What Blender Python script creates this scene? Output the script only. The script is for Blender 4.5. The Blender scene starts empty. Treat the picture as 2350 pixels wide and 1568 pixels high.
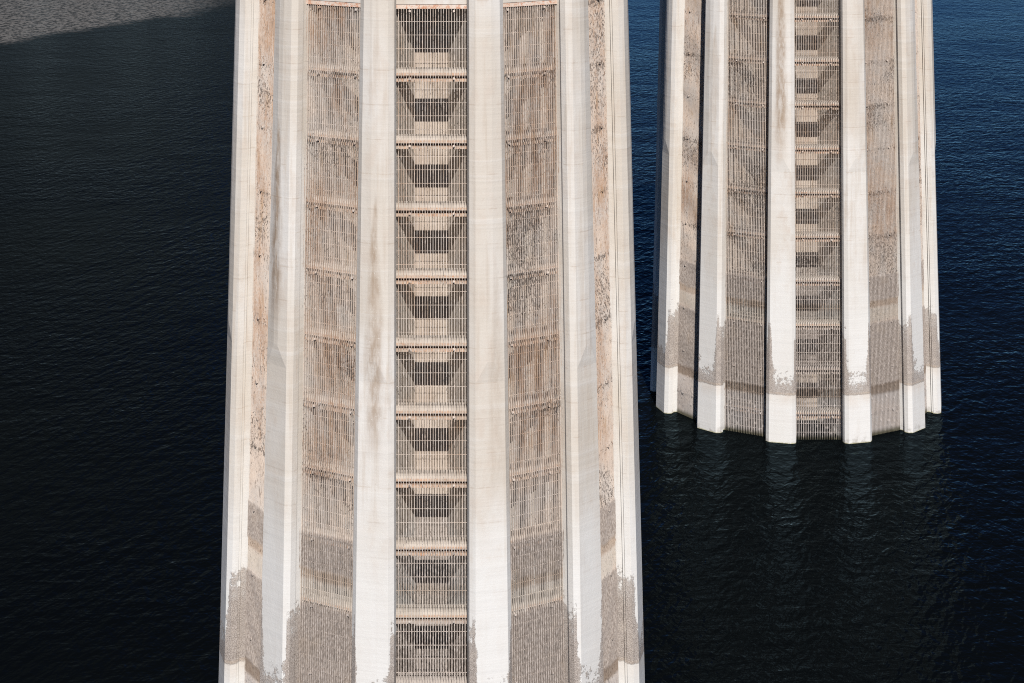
import bpy, math, random
from mathutils import Vector, Matrix, noise
R = math.radians
sc = bpy.context.scene
C = sc.collection

# ------------------------------------------------------------------ camera
F, XH, YH, HC = 4687.2, 989.8, -495.2, 44.42       # in 2350-wide picture units; camera height over the water
cd = bpy.data.cameras.new('camera')
cam = bpy.data.objects.new('camera', cd); C.objects.link(cam); sc.camera = cam
cam.location = (0, 0, HC); cam.rotation_euler = (R(90), 0, 0)
cd.sensor_width = 36; cd.lens = F/2350*36
cd.shift_x = (1175-XH)/2350; cd.shift_y = (YH-784)/2350
cd.clip_start = 1; cd.clip_end = 12000

# ------------------------------------------------------------------ light
SUN_EL, SUN_AZ = 35.5, 2.5                          # azimuth: degrees to the right of straight behind the camera
w = bpy.data.worlds.new('World'); sc.world = w; w.use_nodes = True
nt = w.node_tree; bg = nt.nodes['Background']
sky = nt.nodes.new('ShaderNodeTexSky'); sky.sky_type = 'NISHITA'; sky.sun_disc = False
sky.sun_elevation = R(SUN_EL); sky.sun_rotation = R(180-SUN_AZ)
sky.air_density = 0.8; sky.dust_density = 0.0; sky.ozone_density = 6.0; sky.altitude = 2500
tint = nt.nodes.new('ShaderNodeMix'); tint.data_type = 'RGBA'; tint.blend_type = 'MULTIPLY'; tint.inputs[0].default_value = 1
nt.links.new(sky.outputs[0], tint.inputs[6]); tint.inputs[7].default_value = (.74, .85, 1.02, 1)   # deep desert blue
nt.links.new(tint.outputs[2], bg.inputs[0]); bg.inputs[1].default_value = 0.05
sd = bpy.data.lights.new('sun', 'SUN'); sd.energy = 4.6; sd.angle = R(0.5); sd.color = (1.0, 0.965, 0.925)
sun = bpy.data.objects.new('sun', sd); C.objects.link(sun)
sdir = Vector((math.sin(R(SUN_AZ))*math.cos(R(SUN_EL)), -math.cos(R(SUN_AZ))*math.cos(R(SUN_EL)), math.sin(R(SUN_EL))))
sun.rotation_euler = sdir.to_track_quat('Z', 'Y').to_euler(); sun.location = (20, -60, 120)
sc.view_settings.view_transform = 'Standard'; sc.view_settings.look = 'None'
sc.view_settings.exposure = 0.40; sc.view_settings.gamma = 1.0
sc.render.engine = 'CYCLES'
sc.cycles.max_bounces = 4; sc.cycles.diffuse_bounces = 2; sc.cycles.glossy_bounces = 2
sc.cycles.use_denoising = False
sc.cycles.filter_width = 1.05

# ------------------------------------------------------------------ node helpers
class NT:
    def __init__(s, name):
        s.m = bpy.data.materials.new(name); s.m.use_nodes = True
        s.t = s.m.node_tree; s.t.nodes.clear()
        s.out = s.t.nodes.new('ShaderNodeOutputMaterial')
    def n(s, typ, **kw):
        nd = s.t.nodes.new(typ)
        for k, v in kw.items(): setattr(nd, k, v)
        return nd
    def put(s, sock, v):
        if isinstance(v, bpy.types.NodeSocket): s.t.links.new(v, sock)
        elif v is not None: sock.default_value = v
    def math(s, op, a, b=None, c=None, clamp=False):
        nd = s.n('ShaderNodeMath', operation=op, use_clamp=clamp)
        s.put(nd.inputs[0], a)
        if b is not None: s.put(nd.inputs[1], b)
        if c is not None: s.put(nd.inputs[2], c)
        return nd.outputs[0]
    def ramp(s, v, a, b, lo=0.0, hi=1.0, smooth=True):
        nd = s.n('ShaderNodeMapRange', interpolation_type='SMOOTHSTEP' if smooth else 'LINEAR')
        s.put(nd.inputs[0], v); s.put(nd.inputs[1], a); s.put(nd.inputs[2], b); s.put(nd.inputs[3], lo); s.put(nd.inputs[4], hi)
        return nd.outputs[0]
    def band(s, v, a, b, e=0.1):                    # 1 between a and b
        return s.math('MULTIPLY', s.ramp(v, a-e if not hasattr(a, 'links') else a, a+e if not hasattr(a, 'links') else a), s.ramp(v, b-e, b+e, 1.0, 0.0))
    def mix(s, f, a, b):
        nd = s.n('ShaderNodeMix', data_type='RGBA'); s.put(nd.inputs[0], f)
        for k, v in ((6, a), (7, b)):
            s.put(nd.inputs[k], v if isinstance(v, bpy.types.NodeSocket) else (*v, 1))
        return nd.outputs[2]
    def mapping(s, v, scale=(1, 1, 1), rot=(0, 0, 0), loc=(0, 0, 0)):
        nd = s.n('ShaderNodeMapping'); s.put(nd.inputs[0], v)
        nd.inputs['Scale'].default_value = scale; nd.inputs['Rotation'].default_value = rot; nd.inputs['Location'].default_value = loc
        return nd.outputs[0]
    def noise(s, v, scale=1, detail=4, rough=0.55, st=(1, 1, 1), loc=(0, 0, 0), dist=0.0):
        nd = s.n('ShaderNodeTexNoise'); s.put(nd.inputs['Vector'], s.mapping(v, st, loc=loc))
        nd.inputs['Scale'].default_value = scale; nd.inputs['Detail'].default_value = detail
        nd.inputs['Roughness'].default_value = rough; nd.inputs['Distortion'].default_value = dist
        return nd.outputs['Fac']
    def bump(s, h, strength, dist, normal=None):
        nd = s.n('ShaderNodeBump'); s.put(nd.inputs['Height'], h)
        nd.inputs['Strength'].default_value = strength; nd.inputs['Distance'].default_value = dist
        if normal is not None: s.put(nd.inputs['Normal'], normal)
        return nd.outputs[0]
    def principled(s, col, rough=0.9, normal=None, spec=0.2):
        p = s.n('ShaderNodeBsdfPrincipled'); s.put(p.inputs['Base Color'], col)
        s.put(p.inputs['Roughness'], rough); p.inputs['Specular IOR Level'].default_value = spec
        if normal is not None: s.put(p.inputs['Normal'], normal)
        s.t.links.new(p.outputs[0], s.out.inputs[0]); return p
    def sep(s, v):
        nd = s.n('ShaderNodeSeparateXYZ'); s.put(nd.inputs[0], v); return nd.outputs
    def attr(s, name):
        nd = s.n('ShaderNodeAttribute', attribute_type='OBJECT', attribute_name=name); return nd.outputs['Fac']
    def seeded(s, v):                                # shifts the pattern for every object
        oi = s.n('ShaderNodeObjectInfo')
        mu = s.n('ShaderNodeVectorMath', operation='ADD'); s.put(mu.inputs[0], v)
        cx = s.n('ShaderNodeCombineXYZ')
        s.put(cx.inputs[0], s.math('MULTIPLY', oi.outputs['Random'], 83.0)); s.put(cx.inputs[1], s.math('MULTIPLY', oi.outputs['Random'], 37.0))
        s.put(mu.inputs[1], cx.outputs[0]); return mu.outputs[0], oi.outputs['Random']

# ------------------------------------------------------------------ materials
def mat_pier():
    M = NT('weathered_concrete'); tc = M.n('ShaderNodeTexCoord').outputs['Object']
    v, rnd = M.seeded(tc)
    x, y, z = M.sep(tc)
    big = M.noise(v, .35, 2, .5, (1, 1, .35)); mid = M.noise(v, 1.6, 4, .6, (1, 1, .5)); fine = M.noise(v, 9, 2, .6)
    streak = M.noise(v, 3.5, 4, .6, (1, 1, .045)); lines = M.noise(v, 1.0, 3, .6, (.08, .08, 2.2))
    col = M.mix(M.ramp(big, .35, .65), (.48, .43, .37), (.54, .508, .468))
    col = M.mix(M.math('MULTIPLY', M.ramp(mid, .48, .72), .45), col, (.45, .375, .31))
    col = M.mix(M.math('MULTIPLY', M.ramp(streak, .48, .72), .50), col, (.40, .335, .27))
    # lift lines of the pours, faint
    fr = M.math('FRACT', M.math('ADD', M.math('MULTIPLY', z, 1/1.52), M.math('MULTIPLY', lines, .06)))
    seam = M.math('MULTIPLY', M.math('GREATER_THAN', fr, .965), M.ramp(mid, .42, .62))
    col = M.mix(M.math('MULTIPLY', seam, .35), col, (.33, .26, .20))
    col = M.mix(M.math('MULTIPLY', M.ramp(lines, .55, .72), .35), col, (.56, .53, .49))
    # bleached pale concrete between z 4 and 13
    pale = M.math('MULTIPLY', M.ramp(M.math('ADD', z, M.math('MULTIPLY', mid, 3.0)), 16.5, 9.5), .7)
    col = M.mix(pale, col, (.575, .56, .535))
    chips = M.math('MULTIPLY', M.math('GREATER_THAN', M.noise(v, 6, 3, .8, loc=(3, 1, 7)), .70), .45)
    col = M.mix(chips, col, (.34, .29, .245))
    # brown drip stains: lateral place and height range per pier
    sx, st, sb, sa = M.attr('drip_x'), M.attr('drip_top'), M.attr('drip_end'), M.attr('drip_amount')
    wob = M.noise(v, .7, 3, .6, (1, 1, .5))
    dx = M.math('ABSOLUTE', M.math('SUBTRACT', M.math('ADD', x, M.math('MULTIPLY', M.math('SUBTRACT', wob, .5), .35)), sx))
    span = M.math('DIVIDE', M.math('SUBTRACT', st, z), M.math('SUBTRACT', st, sb))
    widen = M.math('ADD', .06, M.math('MULTIPLY', M.ramp(span, 0, .5, smooth=False), .34))
    core = M.ramp(M.math('DIVIDE', dx, widen), .3, 1.3, 1.0, 0.0)
    rngm = M.math('MULTIPLY', M.ramp(span, -.02, .10), M.ramp(span, .75, 1.05, 1.0, 0.0))
    tex = M.ramp(M.noise(v, 4, 3, .7, (1, 1, .25)), .33, .66, .35, 1.0)
    dm = M.math('MULTIPLY', M.math('MULTIPLY', core, rngm), M.math('MULTIPLY', tex, sa), clamp=True)
    col = M.mix(dm, col, (.26, .185, .125))
    dots = M.math('MULTIPLY', M.math('MULTIPLY', M.math('GREATER_THAN', M.noise(v, 14, 2, .5), .70), rngm), M.math('MULTIPLY', sa, .8))
    col = M.mix(dots, col, (.58, .54, .48))
    # mussel crust left by the lake: top edge ragged, higher on the flanks than on the face
    ed = M.math('DIVIDE', M.math('ABSOLUTE', M.math('ADD', x, M.math('MULTIPLY', M.math('SUBTRACT', rnd, .5), .35))), .80)
    ragged = M.noise(v, 1.6, 3, .6); rag2 = M.noise(v, 7, 4, .75)
    face_top = M.math('ADD', 3.9, M.math('MULTIPLY', M.math('POWER', ed, 7.0), 2.9))
    top = M.math('ADD', face_top, M.math('ADD', M.math('MULTIPLY', M.math('SUBTRACT', ragged, .44), 5.5), M.math('MULTIPLY', M.math('SUBTRACT', rag2, .5), 4.2)))
    top = M.math('MAXIMUM', top, M.math('ADD', 4.1, M.math('MULTIPLY', M.math('SUBTRACT', rag2, .5), 2.0)))
    inner = M.math('LESS_THAN', y, M.math('SUBTRACT', 10.337-.12, M.math('MULTIPLY', z, .0245)))
    top = M.math('ADD', M.math('MULTIPLY', top, M.math('SUBTRACT', 1.0, inner)), M.math('MULTIPLY', inner, M.math('ADD', 7.3, M.math('ADD', M.math('MULTIPLY', M.math('SUBTRACT', ragged, .5), 3.5), M.math('MULTIPLY', M.math('SUBTRACT', rag2, .5), 2.5)))))
    top = M.math('MINIMUM', top, M.math('ADD', 7.5, M.math('MULTIPLY', rag2, 1.1)))
    crust = M.math('MULTIPLY', M.ramp(M.math('SUBTRACT', top, z), -.05, .30), M.ramp(M.math('ADD', z, M.math('MULTIPLY', rag2, .25)), 3.30, 3.42))
    gr = M.noise(v, 22, 3, .7)
    cc = M.mix(M.ramp(gr, .35, .68), (.215, .178, .152), (.44, .385, .34))
    cc = M.mix(M.math('MULTIPLY', M.ramp(ragged, .5, .7), .45), cc, (.44, .38, .325))
    thin = M.ramp(M.math('ADD', M.math('SUBTRACT', top, z), M.math('MULTIPLY', rag2, 1.5)), .3, 2.4, .68, 1.0)
    col = M.mix(M.math('MULTIPLY', crust, thin), col, cc)
    peach = M.math('MULTIPLY', M.ramp(z, 2.2, 3.3), M.ramp(z, 3.34, 3.42, 1.0, 0.0))
    col = M.mix(M.math('MULTIPLY', peach, M.ramp(mid, .3, .7, .15, .4)), col, (.47, .37, .28))
    # damp scuffed foot at the waterline
    foot = M.math('MULTIPLY', M.ramp(M.math('ADD', z, M.math('MULTIPLY', rag2, .9)), 1.05, .55), M.ramp(ragged, .5, .62))
    col = M.mix(M.math('MULTIPLY', foot, .45), col, (.25, .22, .185))
    wet = M.ramp(M.math('ADD', z, M.math('MULTIPLY', rag2, .25)), .22, .10)
    col = M.mix(M.math('MULTIPLY', wet, .85), col, (.27, .25, .10))
    deep = M.ramp(y, 8.3, 7.9)
    col = M.mix(M.math('MULTIPLY', deep, M.ramp(z, 10.2, 11.2)), col, M.mix(M.ramp(mid, .4, .7), (.52, .46, .395), (.44, .375, .31)))
    h = M.math('ADD', M.math('MULTIPLY', M.math('MULTIPLY', gr, crust), 1.0), M.math('MULTIPLY', fine, .12))
    nrm = M.bump(h, .6, .08)
    board = M.bump(M.math('ADD', lines, M.math('MULTIPLY', mid, .7)), .5, .045, nrm)
    M.principled(col, .88, board); return M.m

def mat_rack():
    M = NT('crusted_trash_rack_steel'); g = M.n('ShaderNodeNewGeometry'); pos = g.outputs['Position']
    tc = M.n('ShaderNodeTexCoord').outputs['Object']
    x, y, z = M.sep(pos)
    big = M.noise(pos, .34, 4, .6, (1, 1, .5)); pat = M.noise(pos, .8, 4, .6, (1, 1, .8), (31, 5, 2))
    stre = M.noise(pos, 2.4, 4, .65, (1.4, 1.4, .22)); fine = M.noise(pos, 11, 4, .75, (1, 1, .6)); sp = M.noise(pos, 19, 2, .8, (1, 1, .35), (9, 9, 9))
    col = M.mix(M.ramp(fine, .25, .75), (.50, .405, .335), (.64, .545, .465))
    col = M.mix(M.math('MULTIPLY', M.ramp(pat, .42, .62), .6), col, (.50, .455, .415))
    up = M.ramp(z, 11.5, 15.0)
    rust = M.math('MULTIPLY', M.math('MULTIPLY', M.ramp(big, .44, .64), M.ramp(stre, .36, .60)), up)
    rust = M.math('MULTIPLY', rust, M.ramp(fine, .3, .55, .35, 1.0))
    col = M.mix(M.math('MULTIPLY', rust, .6), col, (.37, .215, .125))
    och = M.math('MULTIPLY', M.math('MULTIPLY', M.ramp(pat, .5, .36), M.ramp(stre, .5, .68)), up)
    col = M.mix(M.math('MULTIPLY', och, .6), col, (.37, .245, .14))
    # dark lichen-like speckle, denser in loose bands and just above the ring beams
    per = M.math('FRACT', M.math('DIVIDE', M.math('SUBTRACT', z, 10.61), 2.982))
    joint = M.ramp(M.math('ABSOLUTE', M.math('SUBTRACT', per, .93)), .10, .0)
    dens = M.math('ADD', M.math('MULTIPLY', M.ramp(M.noise(pos, .22, 3, .5, (1, 1, 1.3), (4, 8, 3)), .45, .68), .13), M.math('MULTIPLY', joint, .09))
    dark = M.math('GREATER_THAN', M.math('ADD', sp, dens), .66)
    col = M.mix(M.math('MULTIPLY', dark, .8), col, (.065, .052, .045))
    fleck = M.math('MULTIPLY', M.ramp(M.math('ADD', fine, M.math('MULTIPLY', M.math('SUBTRACT', big, .5), .5)), .52, .60), up)
    col = M.mix(M.math('MULTIPLY', fleck, .4), col, (.36, .215, .13))
    col = M.mix(M.math('MULTIPLY', M.math('GREATER_THAN', M.noise(pos, 9, 3, .8, (1.5, 1.5, .16), (5, 1, 0)), .61), .55), col, (.12, .085, .065))
    # lake bands
    zj = M.math('ADD', z, M.math('MULTIPLY', M.math('SUBTRACT', pat, .5), .5))
    grey = M.mix(M.ramp(sp, .35, .65), (.25, .205, .175), (.44, .38, .335))
    grey = M.mix(M.math('MULTIPLY', M.ramp(pat, .55, .7), .4), grey, (.36, .29, .23))
    b1 = M.band(zj, 9.1, 10.75, .12); b2 = M.band(zj, 3.3, 7.55, .12)
    lightz = M.band(zj, 7.7, 8.6, .15)
    col = M.mix(M.math('MULTIPLY', lightz, .5), col, (.48, .43, .365))
    col = M.mix(M.math('MULTIPLY', M.band(zj, 8.65, 9.15, .10), .5), col, (.27, .185, .12))
    col = M.mix(M.math('MAXIMUM', b1, b2), col, grey)
    col = M.mix(M.math('MULTIPLY', M.band(zj, 2.75, 3.4, .12), .7), col, (.13, .085, .055))
    low = M.ramp(z, 2.9, 2.6)
    col = M.mix(M.math('MULTIPLY', low, .6), col, (.36, .33, .315))
    col = M.mix(M.ramp(z, .45, .05), col, (.10, .09, .06))
    nrm = M.bump(fine, .3, .02)
    M.principled(col, .85, nrm); return M.m

def mat_inner():
    M = NT('sheltered_concrete'); pos = M.n('ShaderNodeNewGeometry').outputs['Position']; x, y, z = M.sep(pos)
    a = M.noise(pos, .8, 5, .6); b = M.noise(pos, 3, 5, .7, (1, 1, .2)); s = M.noise(pos, 14, 3, .8)
    col = M.mix(M.ramp(a, .35, .65), (.34, .275, .22), (.42, .355, .295))
    col = M.mix(M.math('MULTIPLY', M.ramp(b, .5, .75), .5), col, (.33, .26, .20))
    col = M.mix(M.math('MULTIPLY', M.math('GREATER_THAN', s, .66), .7), col, (.16, .11, .08))
    col = M.mix(M.math('MULTIPLY', M.band(z, 3.3, 10.75, .2), .8), col, M.mix(M.ramp(s, .4, .6), (.17, .145, .125), (.30, .265, .24)))
    M.principled(col, .9, M.bump(s, .3, .03)); return M.m

def mat_beam():
    M = NT('stained_ring_beam_concrete'); pos = M.n('ShaderNodeNewGeometry').outputs['Position']; x, y, z = M.sep(pos)
    per = M.math('FRACT', M.math('DIVIDE', M.math('SUBTRACT', z, 10.61-.5), 2.982))   # .5 m below the beam centre = 0
    a = M.noise(pos, 1.3, 4, .6); s = M.noise(pos, 9, 5, .75); st = M.noise(pos, 3, 4, .7, (1, 1, .3))
    col = M.mix(M.ramp(a, .35, .65), (.34, .295, .25), (.43, .38, .33))
    face = M.ramp(per, .215, .185)                  # vertical face and lower lip carry the rust
    rust = M.math('MULTIPLY', face, M.ramp(s, .36, .60))
    rc = M.mix(M.ramp(st, .35, .65), (.50, .30, .18), (.40, .19, .09))
    col = M.mix(M.math('MULTIPLY', rust, M.ramp(a, .3, .7, .35, .9)), col, rc)
    col = M.mix(M.math('MULTIPLY', M.math('GREATER_THAN', M.noise(pos, 19, 3, .8), .665), .8), col, (.12, .075, .05))
    col = M.mix(M.math('MULTIPLY', M.band(z, 3.3, 7.5, .15), .75), col, (.34, .30, .27))
    M.principled(col, .88, M.bump(s, .4, .03)); return M.m

def mat_lintel():
    M = NT('rust_speckled_lintel'); pos = M.n('ShaderNodeNewGeometry').outputs['Position']
    s = M.noise(pos, 8, 5, .75); a = M.noise(pos, 1.1, 3, .5)
    col = M.mix(M.ramp(a, .35, .65), (.52, .41, .33), (.56, .47, .40))
    col = M.mix(M.math('MULTIPLY', M.ramp(s, .46, .62), .9), col, (.44, .20, .11))
    col = M.mix(M.math('MULTIPLY', M.math('GREATER_THAN', s, .66), .8), col, (.17, .085, .05))
    M.principled(col, .88); return M.m

def mat_water():
    M = NT('lake_water'); pos = M.n('ShaderNodeNewGeometry').outputs['Position']; x, y, z = M.sep(pos)
    def wdir(ang, stretch):
        m_ = M.n('ShaderNodeMapping', vector_type='TEXTURE'); M.put(m_.inputs[0], pos)
        m_.inputs['Rotation'].default_value = (0, 0, R(ang)); m_.inputs['Scale'].default_value = (stretch, 1, 1); return m_.outputs[0]
    va, vb, vc = wdir(66, 3.0), wdir(112, 2.4), wdir(12, 2.0)
    def nz(v, sc_, d, r, dist=0):
        nd = M.n('ShaderNodeTexNoise'); M.put(nd.inputs['Vector'], v); nd.inputs['Scale'].default_value = sc_
        nd.inputs['Detail'].default_value = d; nd.inputs['Roughness'].default_value = r; nd.inputs['Distortion'].default_value = dist
        return nd.outputs['Fac']
    cb = M.n('ShaderNodeMapping'); M.put(cb.inputs[0], pos); cb.inputs['Rotation'].default_value = (0, 0, R(20)); cb.inputs['Scale'].default_value = (.6, 1, 1)
    n1 = nz(va, 1.25, 2, .55, .25); n2 = nz(vb, 1.9, 2, .55, .2); n3 = nz(pos, .16, 2, .5); n4 = nz(vc, .9, 3, .6, .3)
    gust = nz(pos, .035, 3, .55)
    amp = M.ramp(gust, .35, .65, .6, 1.0)
    h = M.math('ADD', M.math('MULTIPLY', M.math('ADD', n1, M.math('ADD', M.math('MULTIPLY', n2, .45), M.math('MULTIPLY', n4, .8))), amp), M.math('MULTIPLY', n3, .8))
    nrm = M.bump(h, 1.0, WAVE)
    # brighter-lit water far out on the left, painted into the colour, soft slanted edge
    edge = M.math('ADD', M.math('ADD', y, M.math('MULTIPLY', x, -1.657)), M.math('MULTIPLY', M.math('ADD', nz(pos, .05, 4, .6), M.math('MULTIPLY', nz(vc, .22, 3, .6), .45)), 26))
    lit_patch = M.math('MULTIPLY', M.ramp(M.math('ADD', edge, M.math('MULTIPLY', n1, 12)), 492, 506), M.ramp(x, -36, -56))
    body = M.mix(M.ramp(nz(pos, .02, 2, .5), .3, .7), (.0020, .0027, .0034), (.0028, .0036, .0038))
    body = M.mix(lit_patch, body, M.mix(M.ramp(M.math('ADD', n1, M.math('MULTIPLY', M.math('SUBTRACT', n2, .5), .8)), .38, .60), (.030, .027, .025), (.155, .142, .130)))
    d = M.n('ShaderNodeBsdfDiffuse'); M.put(d.inputs[0], body)
    g = M.n('ShaderNodeBsdfGlossy'); g.inputs['Roughness'].default_value = .05; g.inputs['Color'].default_value = (.52, .80, .98, 1); M.put(g.inputs['Normal'], nrm)
    fr = M.n('ShaderNodeFresnel'); fr.inputs[0].default_value = 1.33; M.put(fr.inputs['Normal'], nrm)
    mx = M.n('ShaderNodeMixShader'); M.put(mx.inputs[0], M.math('MULTIPLY', M.math('POWER', fr.outputs[0], 1.95), REFL))
    M.t.links.new(d.outputs[0], mx.inputs[1]); M.t.links.new(g.outputs[0], mx.inputs[2])
    M.t.links.new(mx.outputs[0], M.out.inputs[0]); return M.m

def mat_rock():
    M = NT('dark_volcanic_rock'); pos = M.n('ShaderNodeNewGeometry').outputs['Position']; x, y, z = M.sep(pos)
    a = M.noise(pos, .02, 8, .6); b = M.noise(pos, .15, 6, .65)
    col = M.mix(M.ramp(a, .35, .65), (.085, .074, .070), (.16, .142, .132))
    col = M.mix(M.ramp(b, .5, .7), col, (.15, .135, .12))
    M.principled(col, .95, M.bump(b, .6, 2)); return M.m

WAVE, REFL = .17, .68
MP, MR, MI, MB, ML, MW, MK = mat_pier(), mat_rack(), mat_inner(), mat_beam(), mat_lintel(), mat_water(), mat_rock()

# ------------------------------------------------------------------ mesh helpers
def mesh(name, V, Fc, mat):
    me = bpy.data.meshes.new(name); me.from_pydata(V, [], Fc); me.validate(); me.update()
    if mat: me.materials.append(mat)
    return me
def obj(name, me, parent=None, kind=None):
    o = bpy.data.objects.new(name, me); C.objects.link(o)
    if parent: o.parent = parent
    if kind: o['kind'] = kind
    return o
def fix(me):
    import bmesh
    b = bmesh.new(); b.from_mesh(me); bmesh.ops.recalc_face_normals(b, faces=b.faces); b.to_mesh(me); b.free()
def loft(name, rings, mat, cap=True):               # rings: lists of equal length, closed outline
    n = len(rings[0]); V = [p for r in rings for p in r]; Fc = []
    for i in range(len(rings)-1):
        for j in range(n):
            k = (j+1) % n; Fc.append((i*n+j, i*n+k, (i+1)*n+k, (i+1)*n+j))
    if cap: Fc.append(tuple(range(n))); Fc.append(tuple((len(rings)-1)*n+j for j in range(n)))
    me = mesh(name, V, Fc, mat); fix(me); return me

# ------------------------------------------------------------------ water, lake bed of rock walls
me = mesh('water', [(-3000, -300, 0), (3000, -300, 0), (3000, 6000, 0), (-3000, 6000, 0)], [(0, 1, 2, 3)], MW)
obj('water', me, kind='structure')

def cliff():
    rnd = random.Random(4); V, Fc = [], []; nu, nv = 90, 16
    path = [(-620, 250), (-330, 430), (-175, 560), (-118, 640), (-60, 720), (-10, 800), (-60, 1000), (-300, 1500)]
    L = [0]
    for i in range(1, len(path)): L.append(L[-1]+math.dist(path[i], path[i-1]))
    def at(s):
        for i in range(1, len(path)):
            if s <= L[i] or i == len(path)-1:
                f = (s-L[i-1])/(L[i]-L[i-1]); return Vector((path[i-1][0]*(1-f)+path[i][0]*f, path[i-1][1]*(1-f)+path[i][1]*f, 0))
    for i in range(nu+1):
        s = L[-1]*i/nu; p = at(s); q = at(min(L[-1], s+1)); t = (q-p); t = t.normalized() if t.length > 0 else Vector((0, 1, 0))
        out = Vector((-t.y, t.x, 0))                # away from the lake
        H = 330 + 90*noise.noise(Vector((s*.006, 3, 0)))
        if p.y > 760: H *= .45
        for j in range(nv+1):
            f = j/nv; z = -5+(H+5)*f
            off = 130*f**1.2 + 26*noise.fractal(Vector((s*.015, z*.02, 7)), 1, 2, 5) * min(1, f*6+.15) + 14*math.floor(f*5)*f
            c = p+out*off; V.append((c.x, c.y, z))
    for i in range(nu):
        for j in range(nv):
            a = i*(nv+1)+j; Fc.append((a, a+nv+1, a+nv+2, a+1))
    return mesh('hills', V, Fc, MK)
hl = obj('hills', cliff(), kind='structure')

# ------------------------------------------------------------------ intake tower
A0, KA, R0, KR, W0, KW = 9.2094, -.0244, 10.3368, -.0245, 1.5755, -.0132
STEP, ZB = 2.982, 10.61                             # ring beam spacing and the height of beam 0
KMIN, KMAX = -5, 7
ZTOP = ZB+8*STEP-.02                                # foot of the solid wall
ZNB, ZNT = 18.2, 19.1                               # notch below the raised pier facing
APO = 5.1                                           # drum apothem
ZROOF = 47.0
def ap(z): return A0+KA*z

def pier_mesh():
    zs = [-9, 0, 3.4, 8, 13, ZNB, ZNT, 24, 29, 34, 40, ZROOF]
    rings = []
    for z in zs:
        Rz = R0+KR*z; wz = (W0+KW*z)/2; c, q = .22, .24
        t = .09 if z >= ZNT else .003; wp = .14 if z >= ZNT else (wz-.02 if z == ZNB else wz-.02)
        half = [(wp, Rz+t), (wz, Rz), (wz+c, Rz-c), (wz+c, Rz-c-.30), (wz+c-.10, Rz-c-.32), (wz+c-.10, Rz-c-.42), (wz+c-q, Rz-c-.44), (wz+c-q, Rz-1.3), (.60, 4.9)]
        ring = [(x, y, z) for x, y in half] + [(-x, y, z) for x, y in reversed(half)]
        rings.append(ring)
    me = loft('pier', rings, MP); return me

def bar_radius(z, rnd, zw):                         # thickness of the growth on a bar at world height
    def inb(a, b): return a <= zw <= b
    if inb(3.3, 7.6): return .005+rnd.random()*.012
    if inb(9.05, 10.75): return .004+rnd.random()*.010
    if zw < 3.3: return .001+rnd.random()*.006+(.020 if rnd.random() < .05 else 0)
    return rnd.random()*.0015+(.006 if rnd.random() < .05 else 0)

def rack_mesh(k, seed, n=29):                       # local: x along the chord, y outward, z up from the foot
    rnd = random.Random(seed*100+k+50); V, Fc = [], []
    z0w = ZB+(k-1)*STEP; pitch = 3.42/n
    seg = 24; dz = STEP/seg
    for i in range(n+1):
        x = -1.71+i*pitch if i else -1.70
        if i == n: x = 1.70
        base = len(V); lean = rnd.uniform(-.004, .004)
        for s in range(seg+1):
            z = s*dz; g = bar_radius(z, rnd, z0w+z); gx = g; gy = g*.5
            jx = rnd.uniform(-.3, .3)*g+lean
            hx, hy = .0095+gx, .050+gy
            for a, b in ((-1, -1), (1, -1), (1, 1), (-1, 1)): V.append((x+jx+a*hx, b*hy, z))
        for s in range(seg):
            for j in range(4):
                a = base+s*4+j; b = base+s*4+(j+1) % 4; Fc.append((a, b, b+4, a+4))
        Fc.append((base, base+3, base+2, base+1)); e = base+seg*4; Fc.append((e, e+1, e+2, e+3))
    bars = mesh('rack_bars', V, Fc, MR); fix(bars); V, Fc = [], []
    for h in range(5):                              # cross rods
        zc = h*STEP/5+ (.02 if h == 0 else 0); base = len(V); m = 58
        for s in range(m+1):
            x = -1.74+3.48*s/m; g = bar_radius(zc, rnd, z0w+zc)*.6; r = .006+g
            for a, b in ((-1, -1), (1, -1), (1, 1), (-1, 1)): V.append((x, -.043+a*r, zc+b*r))
        for s in range(m):
            for j in range(4):
                a = base+s*4+j; b = base+s*4+(j+1) % 4; Fc.append((a, b, b+4, a+4))
    # end guides and the two pale lugs that hold the panel
    def box(x0, x1, y0, y1, z0, z1):
        b = len(V); V.extend([(x, y, z) for z in (z0, z1) for x, y in ((x0, y0), (x1, y0), (x1, y1), (x0, y1))])
        Fc.extend([(b, b+3, b+2, b+1), (b+4, b+5, b+6, b+7)]+[(b+j, b+(j+1) % 4, b+4+(j+1) % 4, b+4+j) for j in range(4)])
    for x in (-.98, .98): box(x-.045, x+.045, .03, .12, STEP-.17, STEP-.08)
    me = mesh('trash_rack', V, Fc, MR); fix(me); return me, bars

def beam_mesh():                                    # local: y outward from the rack plane, z about the beam centre
    prof = [(-.10, -.29), (-.10, -.175), (-.50, -.175), (-.50, -.045), (-.11, -.045), (-.11, .10), (-.20, .19), (-.34, .245), (-.84, .25), (-.84, -.29)]
    rings = []
    for s in (-1, 1):
        rings.append([(s*(1.80+y*.26), y, z) for y, z in prof])
    return loft('ring_beam', rings, MB)

def slab_mesh(name, y0, y1, z0, z1, mat, hw=1.72):   # bay panel between two piers following the batter
    rings = []
    for z in (z0, z1):
        d = ap(z); rings.append([(-hw-y0*.26, d+y0, z), (hw+y0*.26, d+y0, z), (hw+y1*.26, d+y1, z), (-hw-y1*.26, d+y1, z)])
    return loft(name, rings, mat)

def drum_mesh():
    r = APO/math.cos(R(15))
    rings = [[(r*math.sin(R(15+30*i)), -r*math.cos(R(15+30*i)), z) for i in range(12)] for z in (-9, 10, 30, ZROOF)]
    return loft('drum', rings, MI)

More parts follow.
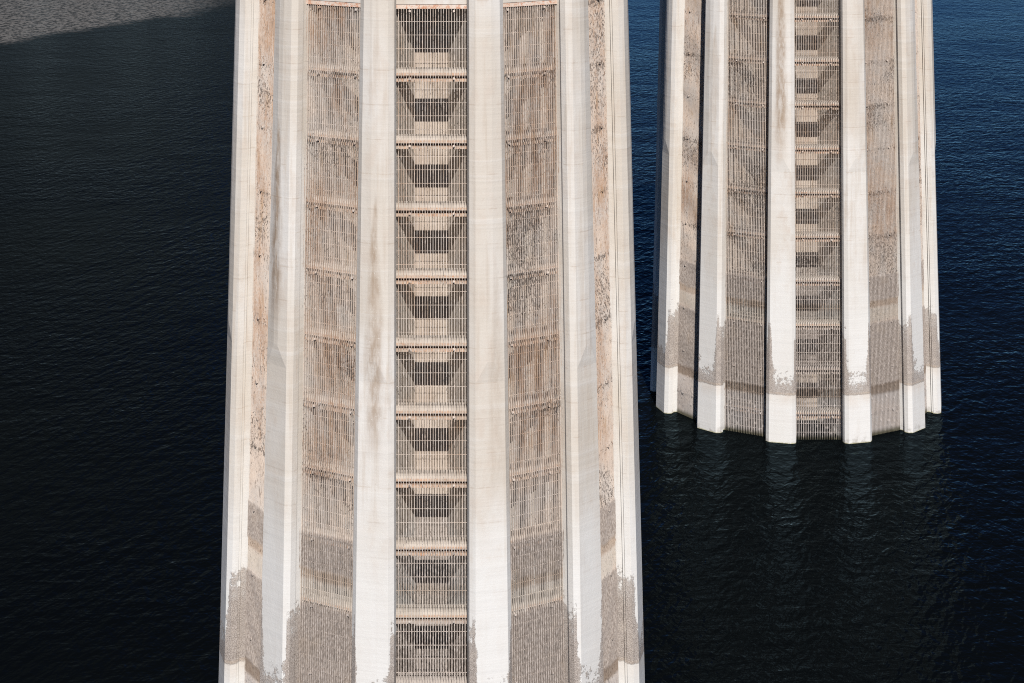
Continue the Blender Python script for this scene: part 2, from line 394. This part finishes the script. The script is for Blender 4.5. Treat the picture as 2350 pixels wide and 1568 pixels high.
def roof_mesh():
    rings = []
    for rr, z in ((10.2, ZROOF), (10.9, ZROOF+.7), (10.9, ZROOF+1.5), (10.3, ZROOF+1.5), (10.3, ZROOF+.9)):
        r = rr/math.cos(R(15)); rings.append([(r*math.sin(R(15+30*i)), -r*math.cos(R(15+30*i)), z) for i in range(12)])
    return loft('roof_deck', rings, MP)

PIER, BEAM, DRUM, ROOF = pier_mesh(), beam_mesh(), drum_mesh(), roof_mesh()
RACK = {(k, s): rack_mesh(k, s) for k in range(KMIN+1, KMAX+2) for s in (0, 1)}
LINTEL = slab_mesh('lintel', -.85, .07, ZTOP, ZTOP+.20, ML)
WALL = slab_mesh('wall_panel', -.85, .10, ZTOP+.203, ZROOF, MP)
BACK = slab_mesh('rear_wall_panel', -.85, .10, -9, ZROOF, MP)

def tower(loc, label, drips, seed):
    t = bpy.data.objects.new('intake_tower', None); C.objects.link(t); t.location = loc
    t['label'] = label; t['category'] = 'tower'; t['group'] = 'concrete intake towers standing in the lake'
    t.empty_display_size = 5
    d = obj('drum', DRUM, t)
    obj('roof_deck', ROOF, t)
    def place(o, ang): o.rotation_euler = (0, 0, R(180+ang))   # local +y outward; ang positive = to the right seen from the camera
    for i in range(12):
        ang = 15+30*i
        if ang > 180: ang -= 360
        p = obj('pier', PIER, t); place(p, ang)
        dr = drips.get(ang, (0, 1, 0, 0)); p['drip_x'], p['drip_top'], p['drip_end'], p['drip_amount'] = [float(v) for v in dr]
    rnd = random.Random(seed)
    for b in range(-6, 6):
        ang = b*30
        w_ = obj('wall_panel', WALL, t); place(w_, ang)
        if abs(ang) > 120: q = obj('rear_wall_panel', BACK, t); place(q, ang); bpy.data.objects.remove(w_); continue
        l_ = obj('lintel', LINTEL, t); place(l_, ang)
        M0 = Matrix.Rotation(R(180+ang), 4, 'Z')
        for k in range(KMIN, KMAX+1):
            z = ZB+k*STEP
            bm_ = obj('ring_beam', BEAM, t); bm_.matrix_local = M0 @ Matrix.Translation((0, ap(z), z))
        for k in range(KMIN+1, KMAX+2):
            z = ZB+(k-1)*STEP
            pair = RACK[(k, rnd.randint(0, 1))]; r_ = obj('trash_rack', pair[0], t)
            r_.matrix_local = M0 @ Matrix.Translation((0, ap(z), z)) @ Matrix.Rotation(math.atan(-KA), 4, 'X')
            obj('rack_bars', pair[1], r_, 'stuff')
    return t

tower((.02, 99.12, 0), 'larger pale concrete intake tower in front, reaching out of the picture at top and bottom',
      {-45: (.12, 29.5, 19.5, .9), -15: (-.05, 26.5, 14.5, .75), 15: (-.3, 24, 12, .25)}, 3)
tower((26.22, 147.68, 0), 'smaller farther intake tower at right, standing with its foot in open dark water',
      {-15: (.0, 33.0, 19.0, .85), -45: (-.3, 28, 21, .3), 15: (.2, 27, 20, .15)}, 8)
